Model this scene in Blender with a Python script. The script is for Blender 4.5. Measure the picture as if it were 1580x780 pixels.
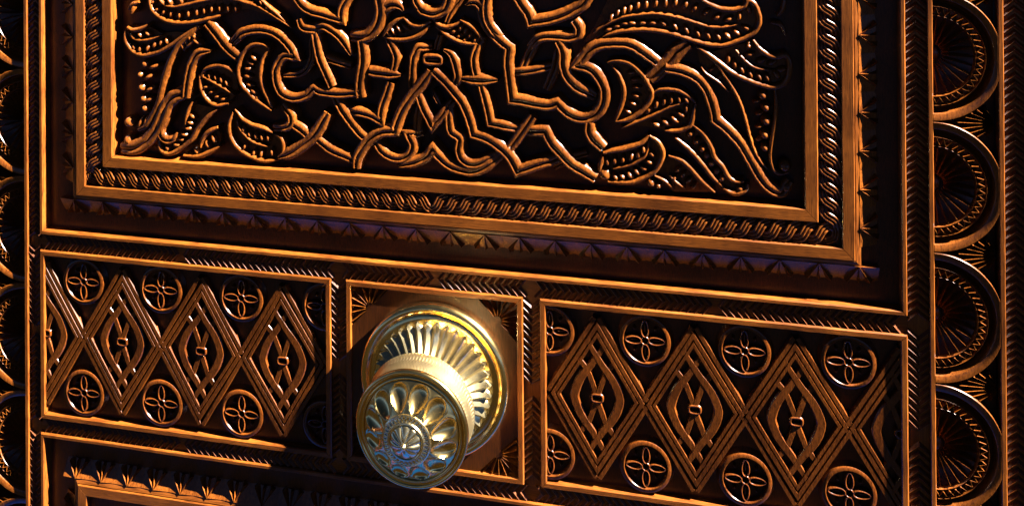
import bpy, bmesh, math, random
from mathutils import Vector, Matrix
random.seed(7)
R_ = math.radians
scene = bpy.context.scene
col = scene.collection
for o in list(bpy.data.objects):
    bpy.data.objects.remove(o)

# ------------------------------------------------------------------ camera
# door plane = XZ plane (y = 0), the viewer stands on the -Y side; all carving sizes below are in millimetres
FPX, CX, CY = 1300.746, 845.5946, -302.48847           # focal length and principal point in photo pixels
CAMPOS = (0.56971, -0.6971, 0.44022)
RIGHT = Vector((0.9841454801, 0.1772280697, -0.0069199049))
DOWN = Vector((-0.0074129198, 0.0021198248, -0.9999702770))
FWD = Vector((-0.1772081330, 0.9841675252, 0.0033999935))
cam_d = bpy.data.cameras.new('camera')
cam = bpy.data.objects.new('camera', cam_d)
col.objects.link(cam)
scene.camera = cam
m = Matrix((RIGHT, -DOWN, -FWD)).transposed().to_4x4()
m.translation = Vector(CAMPOS)
cam.matrix_world = m
cam_d.sensor_width = 36
cam_d.lens = FPX / 1580 * 36
cam_d.shift_x = (790 - CX) / 1580
cam_d.shift_y = -(390 - CY) / 1580
cam_d.clip_start = 0.01
cam_d.clip_end = 100

# ------------------------------------------------------------------ daylight
SUN = Vector((10.2, -1.0, 9.9)).normalized()             # towards the sun: raking along the door from upper right
world = bpy.data.worlds.new('World')
scene.world = world
world.use_nodes = True
nt = world.node_tree
sky = nt.nodes.new('ShaderNodeTexSky')
sky.sky_type = 'NISHITA'
sky.sun_disc = False
sky.sun_elevation = math.asin(SUN.z)
sky.sun_rotation = math.atan2(SUN.x, SUN.y)
sky.air_density = 0.02
sky.dust_density = 0.0
sky.ozone_density = 4.0
nt.links.new(sky.outputs[0], nt.nodes['Background'].inputs[0])
nt.nodes['Background'].inputs[1].default_value = 0.05
sd = bpy.data.lights.new('sun', 'SUN')
sd.energy = 5.0
sd.angle = R_(0.5)
sd.color = (1.0, 0.97, 0.91)
sun = bpy.data.objects.new('sun', sd)
col.objects.link(sun)
sun.rotation_euler = SUN.to_track_quat('Z', 'Y').to_euler()
sun.location = (0.8, -0.6, 0.9)
scene.view_settings.view_transform = 'Standard'
scene.view_settings.look = 'None'
scene.view_settings.exposure = 3.55
scene.view_settings.gamma = 1.0


# ------------------------------------------------------------------ materials
def wood(name, scale, c0, c1, bump=0.12, rough=0.42):
    mt = bpy.data.materials.new(name)
    mt.use_nodes = True
    n, l = mt.node_tree.nodes, mt.node_tree.links
    b = n['Principled BSDF']
    geo = n.new('ShaderNodeNewGeometry')
    mp = n.new('ShaderNodeMapping')
    mp.inputs['Scale'].default_value = scale
    l.new(geo.outputs['Position'], mp.inputs['Vector'])
    fine = n.new('ShaderNodeTexNoise')
    fine.inputs['Scale'].default_value = 1.0
    fine.inputs['Detail'].default_value = 6.0
    fine.inputs['Roughness'].default_value = 0.65
    l.new(mp.outputs[0], fine.inputs['Vector'])
    big = n.new('ShaderNodeTexNoise')
    big.inputs['Scale'].default_value = 22.0
    big.inputs['Detail'].default_value = 3.0
    l.new(geo.outputs['Position'], big.inputs['Vector'])
    ramp = n.new('ShaderNodeValToRGB')
    ramp.color_ramp.elements[0].position = 0.38
    ramp.color_ramp.elements[0].color = (*c0, 1)
    ramp.color_ramp.elements[1].position = 0.64
    ramp.color_ramp.elements[1].color = (*c1, 1)
    mix = n.new('ShaderNodeMath')
    mix.operation = 'MULTIPLY_ADD'
    mix.inputs[1].default_value = 0.45
    l.new(big.outputs['Fac'], mix.inputs[0])
    m2 = n.new('ShaderNodeMath')
    m2.operation = 'MULTIPLY'
    m2.inputs[1].default_value = 0.55
    l.new(fine.outputs['Fac'], m2.inputs[0])
    l.new(m2.outputs[0], mix.inputs[2])
    l.new(mix.outputs[0], ramp.inputs[0])
    mp2 = n.new('ShaderNodeMapping')
    mp2.inputs['Scale'].default_value = [v * 2.4 for v in scale]
    l.new(geo.outputs['Position'], mp2.inputs['Vector'])
    por = n.new('ShaderNodeTexNoise')
    por.inputs['Detail'].default_value = 2.0
    por.inputs['Scale'].default_value = 1.0
    l.new(mp2.outputs[0], por.inputs['Vector'])
    pr = n.new('ShaderNodeMapRange')
    pr.inputs['From Min'].default_value = 0.36
    pr.inputs['From Max'].default_value = 0.48
    pr.inputs['To Min'].default_value = 0.45
    pr.inputs['To Max'].default_value = 1.0
    l.new(por.outputs['Fac'], pr.inputs['Value'])
    mu = n.new('ShaderNodeVectorMath')
    mu.operation = 'SCALE'
    l.new(ramp.outputs[0], mu.inputs[0])
    l.new(pr.outputs[0], mu.inputs['Scale'])
    l.new(mu.outputs[0], b.inputs['Base Color'])
    rr = n.new('ShaderNodeMapRange')
    rr.inputs['To Min'].default_value = rough - 0.1
    rr.inputs['To Max'].default_value = rough + 0.12
    l.new(fine.outputs['Fac'], rr.inputs['Value'])
    l.new(rr.outputs[0], b.inputs['Roughness'])
    bp = n.new('ShaderNodeBump')
    bp.inputs['Strength'].default_value = bump
    bp.inputs['Distance'].default_value = 0.001
    l.new(fine.outputs['Fac'], bp.inputs['Height'])
    l.new(bp.outputs[0], b.inputs['Normal'])
    b.inputs['Specular IOR Level'].default_value = 0.18
    b.inputs['Coat Weight'].default_value = 0.32
    b.inputs['Coat Roughness'].default_value = 0.26
    return mt


def brass(name, base, rough):
    mt = bpy.data.materials.new(name)
    mt.use_nodes = True
    n, l = mt.node_tree.nodes, mt.node_tree.links
    b = n['Principled BSDF']
    b.inputs['Metallic'].default_value = 1.0
    b.inputs['Base Color'].default_value = (*base, 1)
    nz = n.new('ShaderNodeTexNoise')
    nz.inputs['Scale'].default_value = 160.0
    nz.inputs['Detail'].default_value = 5.0
    tc = n.new('ShaderNodeTexCoord')
    l.new(tc.outputs['Object'], nz.inputs['Vector'])
    rr = n.new('ShaderNodeMapRange')
    rr.inputs['To Min'].default_value = rough - 0.04
    rr.inputs['To Max'].default_value = rough + 0.06
    l.new(nz.outputs['Fac'], rr.inputs['Value'])
    l.new(rr.outputs[0], b.inputs['Roughness'])
    bp = n.new('ShaderNodeBump')
    bp.inputs['Strength'].default_value = 0.015
    bp.inputs['Distance'].default_value = 0.001
    l.new(nz.outputs['Fac'], bp.inputs['Height'])
    l.new(bp.outputs[0], b.inputs['Normal'])
    return mt


CD, CL = (0.078, 0.018, 0.0020), (0.25, 0.067, 0.0075)
W_H = wood('wood_grain_across', (45, 500, 1400), CD, CL)
W_V = wood('wood_grain_upright', (1400, 500, 45), CD, CL)
W_C = wood('carved_wood', (500, 500, 160), (0.072, 0.017, 0.0018), (0.215, 0.057, 0.006), 0.10, 0.36)
W_K = wood('dark_board_wood', (900, 500, 60), (0.028, 0.0065, 0.0008), (0.075, 0.019, 0.0018), 0.12, 0.4)  # darker tone for the knob board and the arch hubs
W_L = wood('lattice_wood', (700, 500, 200), (0.045, 0.0098, 0.0011), (0.145, 0.036, 0.0038), 0.12, 0.34)
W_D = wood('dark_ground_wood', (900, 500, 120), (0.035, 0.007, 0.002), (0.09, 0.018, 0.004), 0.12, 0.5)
B_P = brass('polished_brass', (0.86, 0.60, 0.22), 0.19)
B_K = brass('worn_pale_brass', (0.88, 0.70, 0.36), 0.23)
B_R = brass('knurled_brass', (0.87, 0.70, 0.38), 0.33)


# ------------------------------------------------------------------ helpers
WORLD = {}


def W(px, py, h=0.0):
    """photo pixel -> (x, z) in mm on the door at relief height h mm"""
    d = RIGHT * ((px - CX) / FPX) + DOWN * ((py - CY) / FPX) + FWD
    t = (-h / 1000 - CAMPOS[1]) / d.y
    return ((CAMPOS[0] + t * d.x) * 1000, (CAMPOS[2] + t * d.z) * 1000)


class MB:
    def __init__(s):
        s.v, s.f = [], []

    def add(s, verts, faces):
        n = len(s.v)
        s.v += verts
        s.f += [tuple(i + n for i in f) for f in faces]

    def box(s, x0, x1, z0, z1, h0, h1, bev=0.0):
        lo = [(x0, z0), (x1, z0), (x1, z1), (x0, z1)]
        s.prism(lo, h0, h1, bev)

    def prism(s, poly, h0, h1, bev=0.0):
        n = len(poly)
        rows = [[(x, z, h0) for x, z in poly]]
        if bev:
            cx = sum(p[0] for p in poly) / n
            cz = sum(p[1] for p in poly) / n
            rows.append([(x, z, h1 - bev) for x, z in poly])
            top = []
            for x, z in poly:
                dx, dz = cx - x, cz - z
                top.append((x + math.copysign(min(bev, abs(dx)), dx), z + math.copysign(min(bev, abs(dz)), dz), h1))
            rows.append(top)
        else:
            rows.append([(x, z, h1) for x, z in poly])
        s.loft(rows, True, False)
        s.add(rows[-1], [tuple(range(n))])
        s.add(rows[0], [tuple(range(n - 1, -1, -1))])

    def loft(s, rows, close_row=False, close_loft=False):
        n = len(rows[0])
        k = len(rows)
        fs = []
        for i in range(k if close_loft else k - 1):
            j = (i + 1) % k
            for a in range(n if close_row else n - 1):
                b = (a + 1) % n
                fs.append((i * n + a, i * n + b, j * n + b, j * n + a))
        s.add([p for r in rows for p in r], fs)

    def dome(s, x, z, rx, rz, ang, h0, h1, n=10, k=4):
        ca, sa = math.cos(ang), math.sin(ang)
        rows = []
        for i in range(k):
            t = i / k * math.pi / 2
            c, hh = math.cos(t), h0 + (h1 - h0) * math.sin(t)
            rows.append([(x + ca * rx * c * math.cos(q) - sa * rz * c * math.sin(q),
                          z + sa * rx * c * math.cos(q) + ca * rz * c * math.sin(q), hh)
                         for q in [a * 2 * math.pi / n for a in range(n)]])
        s.loft(rows, True)
        b = len(s.v) - n
        s.v.append((x, z, h1))
        t = len(s.v) - 1
        s.f += [(b + a, b + (a + 1) % n, t) for a in range(n)]

    def spike(s, x0, z0, x1, z1, w0, w1, h0, ht, ht1=None):
        """ridge of triangular section"""
        ht1 = ht if ht1 is None else ht1
        d = Vector((x1 - x0, z1 - z0)).normalized()
        nx, nz = -d.y, d.x
        s.add([(x0 + nx * w0, z0 + nz * w0, h0), (x0, z0, ht), (x0 - nx * w0, z0 - nz * w0, h0),
               (x1 + nx * w1, z1 + nz * w1, h0), (x1, z1, ht1), (x1 - nx * w1, z1 - nz * w1, h0)],
              [(0, 1, 4, 3), (1, 2, 5, 4), (0, 2, 1), (3, 4, 5)])

    def ribbon(s, pts, w, prof, ht, hb, closed=False, w0=1.0, w1=1.0, h0=0.0, h1=0.0, step=1.6, jit=0.12, smooth=True, lean=0.0):
        """carved strand along pts (mm); prof = [(u, dh)] across; w full width; w0/w1, h0/h1 change width and height at the ends"""
        p = resample(pts, step, closed, smooth)
        n = len(p)
        rows = []
        for i in range(n):
            if closed:
                a, b = p[i - 1], p[(i + 1) % n]
            else:
                a, b = p[max(i - 1, 0)], p[min(i + 1, n - 1)]
            t0 = Vector((p[i][0] - a[0], p[i][1] - a[1]))
            t1 = Vector((b[0] - p[i][0], b[1] - p[i][1]))
            t0 = t0.normalized() if t0.length > 1e-6 else t1.normalized()
            t1 = t1.normalized() if t1.length > 1e-6 else t0
            t = t0 + t1
            t = t.normalized() if t.length > 1e-3 else t1
            mit = min(1 / max(abs(t.dot(t0)), .2), 1.7)      # mitred where the strand turns a corner
            nx, nz = -t.y, t.x
            q = i / max(n - 1, 1)
            ww = w
            hh = ht
            if not closed:
                fall = min(.42, (14 if w0 != .5 else 40) / (n * step))
                e0, e1 = max(0.0, 1 - q / fall), max(0.0, 1 - (1 - q) / fall)
                ww = w * (1 + (w0 - 1) * e0 ** 1.5) * (1 + (w1 - 1) * e1 ** 1.5)
                hh = ht + h0 * e0 * e0 + h1 * e1 * e1
            ww *= mit * (1 + random.uniform(-jit, jit) * 0.45)
            g = lean * -(nx + nz) * .707                     # the broad lobe lies towards the upper right
            jx, jz = random.uniform(-jit, jit), random.uniform(-jit, jit)
            rows.append([(p[i][0] + jx + nx * (u + g * (1 - u * u)) * ww / 2, p[i][1] + jz + nz * (u + g * (1 - u * u)) * ww / 2,
                          hb if dh is None else hh + dh) for u, dh in prof])
        s.loft(rows, False, closed)
        if not closed:
            k = len(prof)
            s.add(rows[0], [tuple(range(k))])
            s.add(rows[-1], [tuple(range(k - 1, -1, -1))])

    def build(s, name, mat, parent=None, sharp=35, clip=None):
        return link(name, s.mesh(name, mat, sharp, clip), parent)

    def mesh(s, name, mat, sharp=35, clip=None, centre=True):
        me = bpy.data.meshes.new(name)
        bm = bmesh.new()
        vs = [bm.verts.new((x / 1000, -h / 1000, z / 1000)) for x, z, h in s.v]
        for f in s.f:
            if len(set(f)) == len(f):
                try:
                    bm.faces.new([vs[i] for i in f])
                except ValueError:
                    pass
        bmesh.ops.remove_doubles(bm, verts=bm.verts, dist=2e-6)
        if clip:
            for co, no in clip:
                bmesh.ops.bisect_plane(bm, geom=bm.verts[:] + bm.edges[:] + bm.faces[:], plane_co=co, plane_no=no,
                                       clear_outer=True)
        big = [f for f in bm.faces if len(f.verts) > 4]
        if big:
            bmesh.ops.triangulate(bm, faces=big)
        bmesh.ops.recalc_face_normals(bm, faces=bm.faces)
        c = Vector((0, 0, 0))
        if centre and bm.verts:
            lo = Vector([min(v.co[i] for v in bm.verts) for i in range(3)])
            hi = Vector([max(v.co[i] for v in bm.verts) for i in range(3)])
            c = (lo + hi) / 2
            c.y = hi.y
            bmesh.ops.translate(bm, verts=bm.verts, vec=-c)
        bm.to_mesh(me)
        bm.free()
        me['c'] = tuple(c)
        me.materials.append(mat)
        me.shade_smooth()
        me.set_sharp_from_angle(angle=R_(sharp))
        return me


def link(name, me, parent=None, loc=None, rot=None):
    o = bpy.data.objects.new(name, me)
    col.objects.link(o)
    wl = Vector(loc) if loc is not None else Vector(me['c'])
    WORLD[o] = wl
    if parent is not None:
        o.parent = parent
        o.location = wl - WORLD[parent]
    else:
        o.location = wl
    if rot:
        o.rotation_euler = rot
    return o


def empty(name, x, z, label, cat, group=None):
    o = bpy.data.objects.new(name, None)
    col.objects.link(o)
    o.empty_display_size = 0.02
    o.location = (x / 1000, 0.02, z / 1000)
    WORLD[o] = o.location.copy()
    o['kind'] = 'thing'
    o['label'] = label
    o['category'] = cat
    if group:
        o['group'] = group
    return o


def resample(pts, step, closed, smooth=True):
    pts = [Vector((p[0], p[1])) for p in pts]
    if not closed:                                        # a repeated point splits the curve into a sharp corner
        parts = [[pts[0]]]
        for a, b in zip(pts, pts[1:]):
            if (b - a).length < 1e-5:
                parts.append([b])
            else:
                parts[-1].append(b)
        if len(parts) > 1:
            out = []
            for q in parts:
                if len(q) > 1:
                    r = resample([tuple(v) for v in q], step, False, smooth)
                    out += r if not out else r[1:]
            return out
    n = len(pts)
    out = []
    segs = n if closed else n - 1
    for i in range(segs):
        p1, p2 = pts[i], pts[(i + 1) % n]
        if closed:
            p0, p3 = pts[i - 1], pts[(i + 2) % n]
        else:
            p0 = pts[i - 1] if i > 0 else p1 * 2 - p2
            p3 = pts[i + 2] if i + 2 < n else p2 * 2 - p1
        k = max(1, int((p2 - p1).length / step))
        for j in range(k):
            t = j / k
            if smooth:
                q = 0.5 * (2 * p1 + (p2 - p0) * t + (2 * p0 - 5 * p1 + 4 * p2 - p3) * t * t + (3 * p1 - p0 - 3 * p2 + p3) * t ** 3)
            else:
                q = p1.lerp(p2, t)
            out.append(q)
    if not closed:
        out.append(pts[-1])
    return [(q.x, q.y) for q in out]


def frame_sides(x0, x1, z0, z1, prof, step=9, jit=0.1):
    """four mitred strips; prof = [(inward offset, h)] -> list of (MB, horizontal?)"""
    res = []
    for side in range(4):
        mb = MB()
        L = (x1 - x0) if side % 2 == 0 else (z1 - z0)
        n = max(2, int(L / step))
        gp = 0.22 / L
        rows = []
        for i in range(n + 1):
            t = gp + (1 - 2 * gp) * i / n
            row = []
            e = random.uniform(-jit, jit) if 0 < i < n else 0
            for o_, h in prof:
                ax, bx, az, bz = x0 + o_, x1 - o_, z0 + o_, z1 - o_
                jj = e * (1 if 0 < o_ < prof[-1][0] else 0)
                jh = random.uniform(-jit, jit) * 0.25
                if side == 0:
                    row.append((ax + (bx - ax) * t, az + jj, h + jh))
                elif side == 1:
                    row.append((bx + jj, az + (bz - az) * t, h + jh))
                elif side == 2:
                    row.append((bx + (ax - bx) * t, bz + jj, h + jh))
                else:
                    row.append((ax + jj, bz + (az - bz) * t, h + jh))
            rows.append(row)
        mb.loft(rows)
        k = len(prof)
        mb.add(rows[0], [tuple(range(k))])
        mb.add(rows[-1], [tuple(range(k))])
        res.append((mb, side % 2 == 0))
    return res


def frame_parts(name, rect, prof, parent):
    for mb, hor in frame_sides(*rect, prof):
        mb.build(name, W_H if hor else W_V, parent)


def upright(x0, x1, z0, z1, hb, bev, parent, name='ridge_strip', h=0.0, jit=0.1, slope_l=0.0, slope_r=0.0):
    mb = MB()
    n = int((z1 - z0) / 9)
    rows = []
    for i in range(n + 1):
        z = z0 + (z1 - z0) * i / n
        e = random.uniform(-jit, jit)
        e2 = random.uniform(-jit, jit)
        rows.append([(x0 - slope_l, z, hb), (x0 + e, z, h - bev), (x0 + bev + e, z, h), (x1 - bev + e2, z, h + random.uniform(-.03, .03)),
                     (x1 + e2, z, h - bev), (x1 + slope_r, z, hb)])
    mb.loft(rows)
    mb.add(rows[0], [tuple(range(6))])
    mb.add(rows[-1], [tuple(range(6))])
    return mb.build(name, W_V, parent)


def lathe(mb, prof, n, cx, cz, fn=None):
    """prof = [(r, h)]; fn(r, h, angle, row) may change (r, h)"""
    rows = []
    for i, (r, h) in enumerate(prof):
        row = []
        for a in range(n):
            q = a * 2 * math.pi / n
            rr, hh = fn(r, h, q, i) if fn else (r, h)
            row.append((cx + rr * math.cos(q), cz + rr * math.sin(q), hh))
        rows.append(row)
    mb.loft(rows, True)
    return rows


# profiles across a strand: (u, drop from the top; None = down to the ground)
GROOVED = [(-1, None), (-.97, -2.8), (-.86, -1.2), (-.68, -.35), (-.46, 0), (-.22, -.25), (-.08, -1.2), (0, -2.0), (.08, -1.2), (.22, -.25), (.46, 0), (.68, -.35), (.86, -1.2),
           (.97, -2.8), (1, None)]
ROUND = [(-1, None), (-.95, -2.2), (-.72, -.8), (-.35, -.15), (0, 0), (.35, -.15), (.72, -.8), (.95, -2.2), (1, None)]
FLAT = [(-1, None), (-.98, -1.1), (-.72, 0), (.72, 0), (.98, -1.1), (1, None)]

# ------------------------------------------------------------------ the door leaf
ZT, ZB, ZD = 400.0, -1000.0, -300.0                  # top, bottom, lowest detail
AX = 340.4                                             # axis of the leaf
door = empty('carved_door', AX, ZB, 'wide dark brown carved wooden door leaf bearing the brass knob', 'door')
mb = MB()
mb.box(-61.8, 746.3, ZB, ZT, -45, -15)
mb.build('door_board', W_D, door)

# upright ridges that border the leaf
upright(-61.8, -57.7, ZB, ZT, -11, 0.7, door)
upright(742.5, 746.3, ZB, ZT, -11, 0.6, door)

# --- rails with chevron carving
PITCH = 6.3


def chevron_mesh(w, back):
    c = MB()
    a = w * 0.42
    h0, ht = -3.3, -1.0
    t = PITCH * 0.36
    for sgn in (-1, 1):
        y = sgn * w / 2
        c.add([(0 - t, y, h0), (0, y, ht), (t, y, h0), (a - t, 0, h0), (a, 0, ht), (a + t, 0, h0)],
              [(0, 1, 4, 3), (1, 2, 5, 4), (0, 2, 1)])
    return c


def chev_points(L, split, w):
    """positions and directions: the points run towards `split` from both ends"""
    out = []
    a = w * 0.42
    s = PITCH * 0.6
    while s < L - 1:
        d = 1 if s < split else -1
        if d > 0 and s + a < split - 1.5 or d < 0 and s - a > split + 1.5:
            out.append((s, d))
        s += PITCH
    return out


def chevron_band(x0, x1, z0, z1, splits, parent, single=True):
    """carved rail or stile; splits = [(start, end, meeting point)] along its length"""
    b = MB()
    b.box(x0, x1, z0, z1, -15, -3.2)
    hor = (x1 - x0) > (z1 - z0)
    plate = b.build('chevron_band', W_H if hor else W_V, parent)
    w = min(x1 - x0, z1 - z0) - 0.6
    cx, cz = (x0 + x1) / 2, (z0 + z1) / 2
    key = round(w, 1)
    if single:
        me = chevron_mesh(w, 0).mesh('chevron', W_L, 30, centre=False)
    allm = MB()
    for s0, s1, sp in splits:
        for s, d in chev_points(s1 - s0, sp - s0, w):
            p = s0 + s + random.uniform(-.35, .35)
            if single:
                if hor:
                    ang, loc = (0 if d > 0 else math.pi), (p / 1000, 0, cz / 1000)
                else:
                    ang, loc = (-math.pi / 2 if d > 0 else math.pi / 2), (cx / 1000, 0, p / 1000)
                link('chevron', me, plate, loc, (random.uniform(-.02, .02), ang + random.uniform(-.05, .05), 0))
            else:
                c = chevron_mesh(w, 0)
                r = random.uniform(-.04, .04)
                if hor:
                    allm.add([(p + d * x, cz + y + r * x, h) for x, y, h in c.v], c.f)
                else:
                    allm.add([(cx + y + r * x, p + d * x, h) for x, y, h in c.v], c.f)
    if not single:
        o = allm.build('chevrons', W_L, plate, 30)
        o['kind'] = 'stuff'
    return plate


MIDV = -52.0
VS = [(ZD, -138.5, -290), (-138.5, 34, MIDV), (34, ZT, 390)]
HS = [(-45.4, 253.5, 100.7), (253.5, 426.7, AX), (426.7, 726.3, 580)]
chevron_band(726.3, 742.5, ZB, ZT, VS, door, True)
chevron_band(-57.7, -45.4, ZB, ZT, VS, door, False)
chevron_band(-45.4, 726.3, 26.5, 41.0, HS, door, True)
chevron_band(-45.4, 726.3, -145.0, -131.7, HS, door, False)
chevron_band(246.8, 260.4, -131.7, 26.5, [(-131.7, 26.5, MIDV)], door, True)
chevron_band(419.6, 433.8, -131.7, 26.5, [(-131.7, 26.5, MIDV)], door, True)


# --- upper and lower raised panels
def tooth_mesh(p, L):
    """star point at the frame edge: three raised rays over facets that fall away from the frame"""
    c = MB()
    for g in (1, -1):
        c.add([(0, 0, -1.5), (g * p / 2, 0, -2.1), (g * p / 2, -L, -8.9), (0, -L, -7.6), (0, 0, -10), (g * p / 2, 0, -10), (g * p / 2, -L, -10), (0, -L, -10)],
              [(0, 1, 2), (0, 2, 3), (0, 1, 5, 4), (3, 2, 6, 7), (1, 2, 6, 5)])
        c.spike(g * .2, -.2, g * p * .3, -L, .15, 3.2, -9, -1.0, -3.6)
    c.spike(0, 0, 0, -L, .15, 2.0, -9, -.8, -3.4)
    return c.mesh('pyramid_tooth', W_C, 8, centre=False)


def raised_panel(z0, z1, fz0, fz1, p_edge, p_first, p_pitch, name, top_teeth, bottom_teeth):
    """ledge z0..z1 around a sunk band of pyramid teeth around a raised double frame fz0..fz1"""
    fl = MB()
    fl.box(-41.6, 722.2, z0 + 3.5, fz0 + 2, -15, -8.6)
    fl.box(-41.6, 722.2, fz1 - 2, z1 - 3.5, -15, -8.6)
    fl.box(-41.6, -4, fz0 + 2, fz1 - 2, -15, -8.6)
    fl.box(685, 722.2, fz0 + 2, fz1 - 2, -15, -8.6)
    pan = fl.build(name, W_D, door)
    frame_parts('ledge_strip', (-45.4, 726.3, z0, z1), [(0, -3.2), (.1, -.8), (.9, 0), (3.2, 0), (4.1, -.9), (4.6, -8.8)], pan)
    x0, x1 = -6.1, 687.7
    # stepped edge, outer bar
    frame_parts('frame_moulding', (x0 - 5.0, x1 + 5.0, fz0 - 5.0, fz1 + 5.0),
                [(0, -8), (0.2, -2.6), (3.9, -1.0), (4.3, -1.0), (4.9, -1.6), (5.2, -3)], pan)
    frame_parts('frame_bar', (x0, x1, fz0, fz1), [(0, -3), (0, -.6), (.6, 0), (8.9, 0), (9.7, -.8), (9.9, -5)], pan)
    frame_parts('frame_bar', (x0 + 27.4, x1 - 27.4, fz0 + 27.8, fz1 - 27.8), [(0, -5), (.2, -.8), (1.0, 0), (9.8, 0), (10.7, -.8), (11.2, -13.5)], pan)
    ch = MB()
    for a, b, c, d in ((x0 + 8, x1 - 8, fz0 + 8, fz0 + 30), (x0 + 8, x1 - 8, fz1 - 30, fz1 - 8), (x0 + 8, x0 + 30, fz0 + 30, fz1 - 30),
                       (x1 - 30, x1 - 8, fz0 + 30, fz1 - 30)):
        ch.box(a, b, c, d, -15, -4.6)
    ch.build('braid_channel', W_D, pan)
    # pyramid teeth on the sunk band
    L = 14.0
    yb = 0
    bm_ = tooth_mesh(p_pitch, L)
    n = int(round((x1 + 3.0 - (x0 - 3.0)) / p_pitch))
    ex0, ex1 = x0 - 3.2, x1 + 3.2
    for i in range(n + 1):
        x = ex0 + (ex1 - ex0) * i / n
        if bottom_teeth:
            link('pyramid_tooth', bm_, pan, (x / 1000, 0, (fz0 - 4.6) / 1000))
        if top_teeth:
            link('pyramid_tooth', bm_, pan, (x / 1000, 0, (fz1 + 4.6) / 1000), (0, math.pi, 0))
    zz = (fz0 - 4.6) + 30.4 if bottom_teeth else (fz1 + 4.6) - 30.4
    st = 30.4 if bottom_teeth else -30.4
    while max(z0 + 20, ZD) < zz < z1 - 20:
        link('pyramid_tooth', bm_, pan, ((x1 + 4.0) / 1000, 0, zz / 1000), (0, -math.pi / 2, 0))
        link('pyramid_tooth', bm_, pan, ((x0 - 4.0) / 1000, 0, zz / 1000), (0, math.pi / 2, 0))
        zz += st
    return pan


upper = raised_panel(41.0, ZT - 5, 80.5, ZT - 45, 0, 0, 30.4, 'upper_panel', False, True)
lower = raised_panel(ZB + 95, -145.0, ZB + 135, -188.4, 0, 0, 26.9, 'lower_panel', True, False)
b_ = MB()
b_.box(32, 650, ZB + 170, -227, -16, -3, 0.5)
b_.build('inset_board', W_H, lower)


# --- braid (guilloche) links
def link_mesh(mirror):
    p = 11.7
    pts = []
    for i in range(15):
        t = i / 14
        x = (t - .5) * p * 1.5
        s = 3 * t * t - 2 * t ** 3
        s = s * .25 + .75 * (1 / (1 + math.exp(-(t - .5) * 13)))
        pts.append((x * (-1 if mirror else 1), (0.5 - s) * 11.6))
    c = MB()
    pr = [(-1, None), (-.97, -1.4), (-.86, -.3), (-.68, 0), (-.5, -.3), (-.4, -1.3), (-.3, -1.3), (-.2, -.3), (0, 0), (.18, -.3), (.28, -1.3), (.38, -1.3), (.5, -.3), (.68, 0), (.86, -.3), (.97, -1.4), (1, None)]
    c.ribbon(pts, 8.0, pr, -.15, -5, h0=-2.2, h1=-2.2, step=1.2, jit=0.03)
    return c.mesh('braid_link', W_C, 60, centre=False)


bl_a, bl_b = link_mesh(False), link_mesh(True)
x, zc = 3.6 + 14, 99.6
while x < 664:
    link('braid_link', bl_a if x < AX else bl_b, upper, (x / 1000, 0, zc / 1000), (0, random.uniform(-.03, .03), 0))
    x += 11.7
z = 99.6 + 13
while z < 330:
    link('braid_link', bl_b, upper, (669.1 / 1000, 0, z / 1000), (0, math.pi / 2 + random.uniform(-.03, .03), 0))
    link('braid_link', bl_a, upper, (12.6 / 1000, 0, z / 1000), (0, math.pi / 2 + random.uniform(-.03, .03), 0))
    z += 11.75
for x in (7.5, 671.5):
    c = MB()
    c.ribbon([(x + 6, 107), (x - 1, 104), (x - 1, 97), (x + 6, 94)] if x < 100 else [(x - 6, 107), (x + 1, 104), (x + 1, 97), (x - 6, 94)], 6.5,
             [(-1, None), (-.9, -.6), (-.6, 0), (-.3, -.9), (0, 0), (.3, -.9), (.6, 0), (.9, -.6), (1, None)], -1.3, -5, jit=.03)
    c.build('braid_link', W_C, upper, 50)

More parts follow.
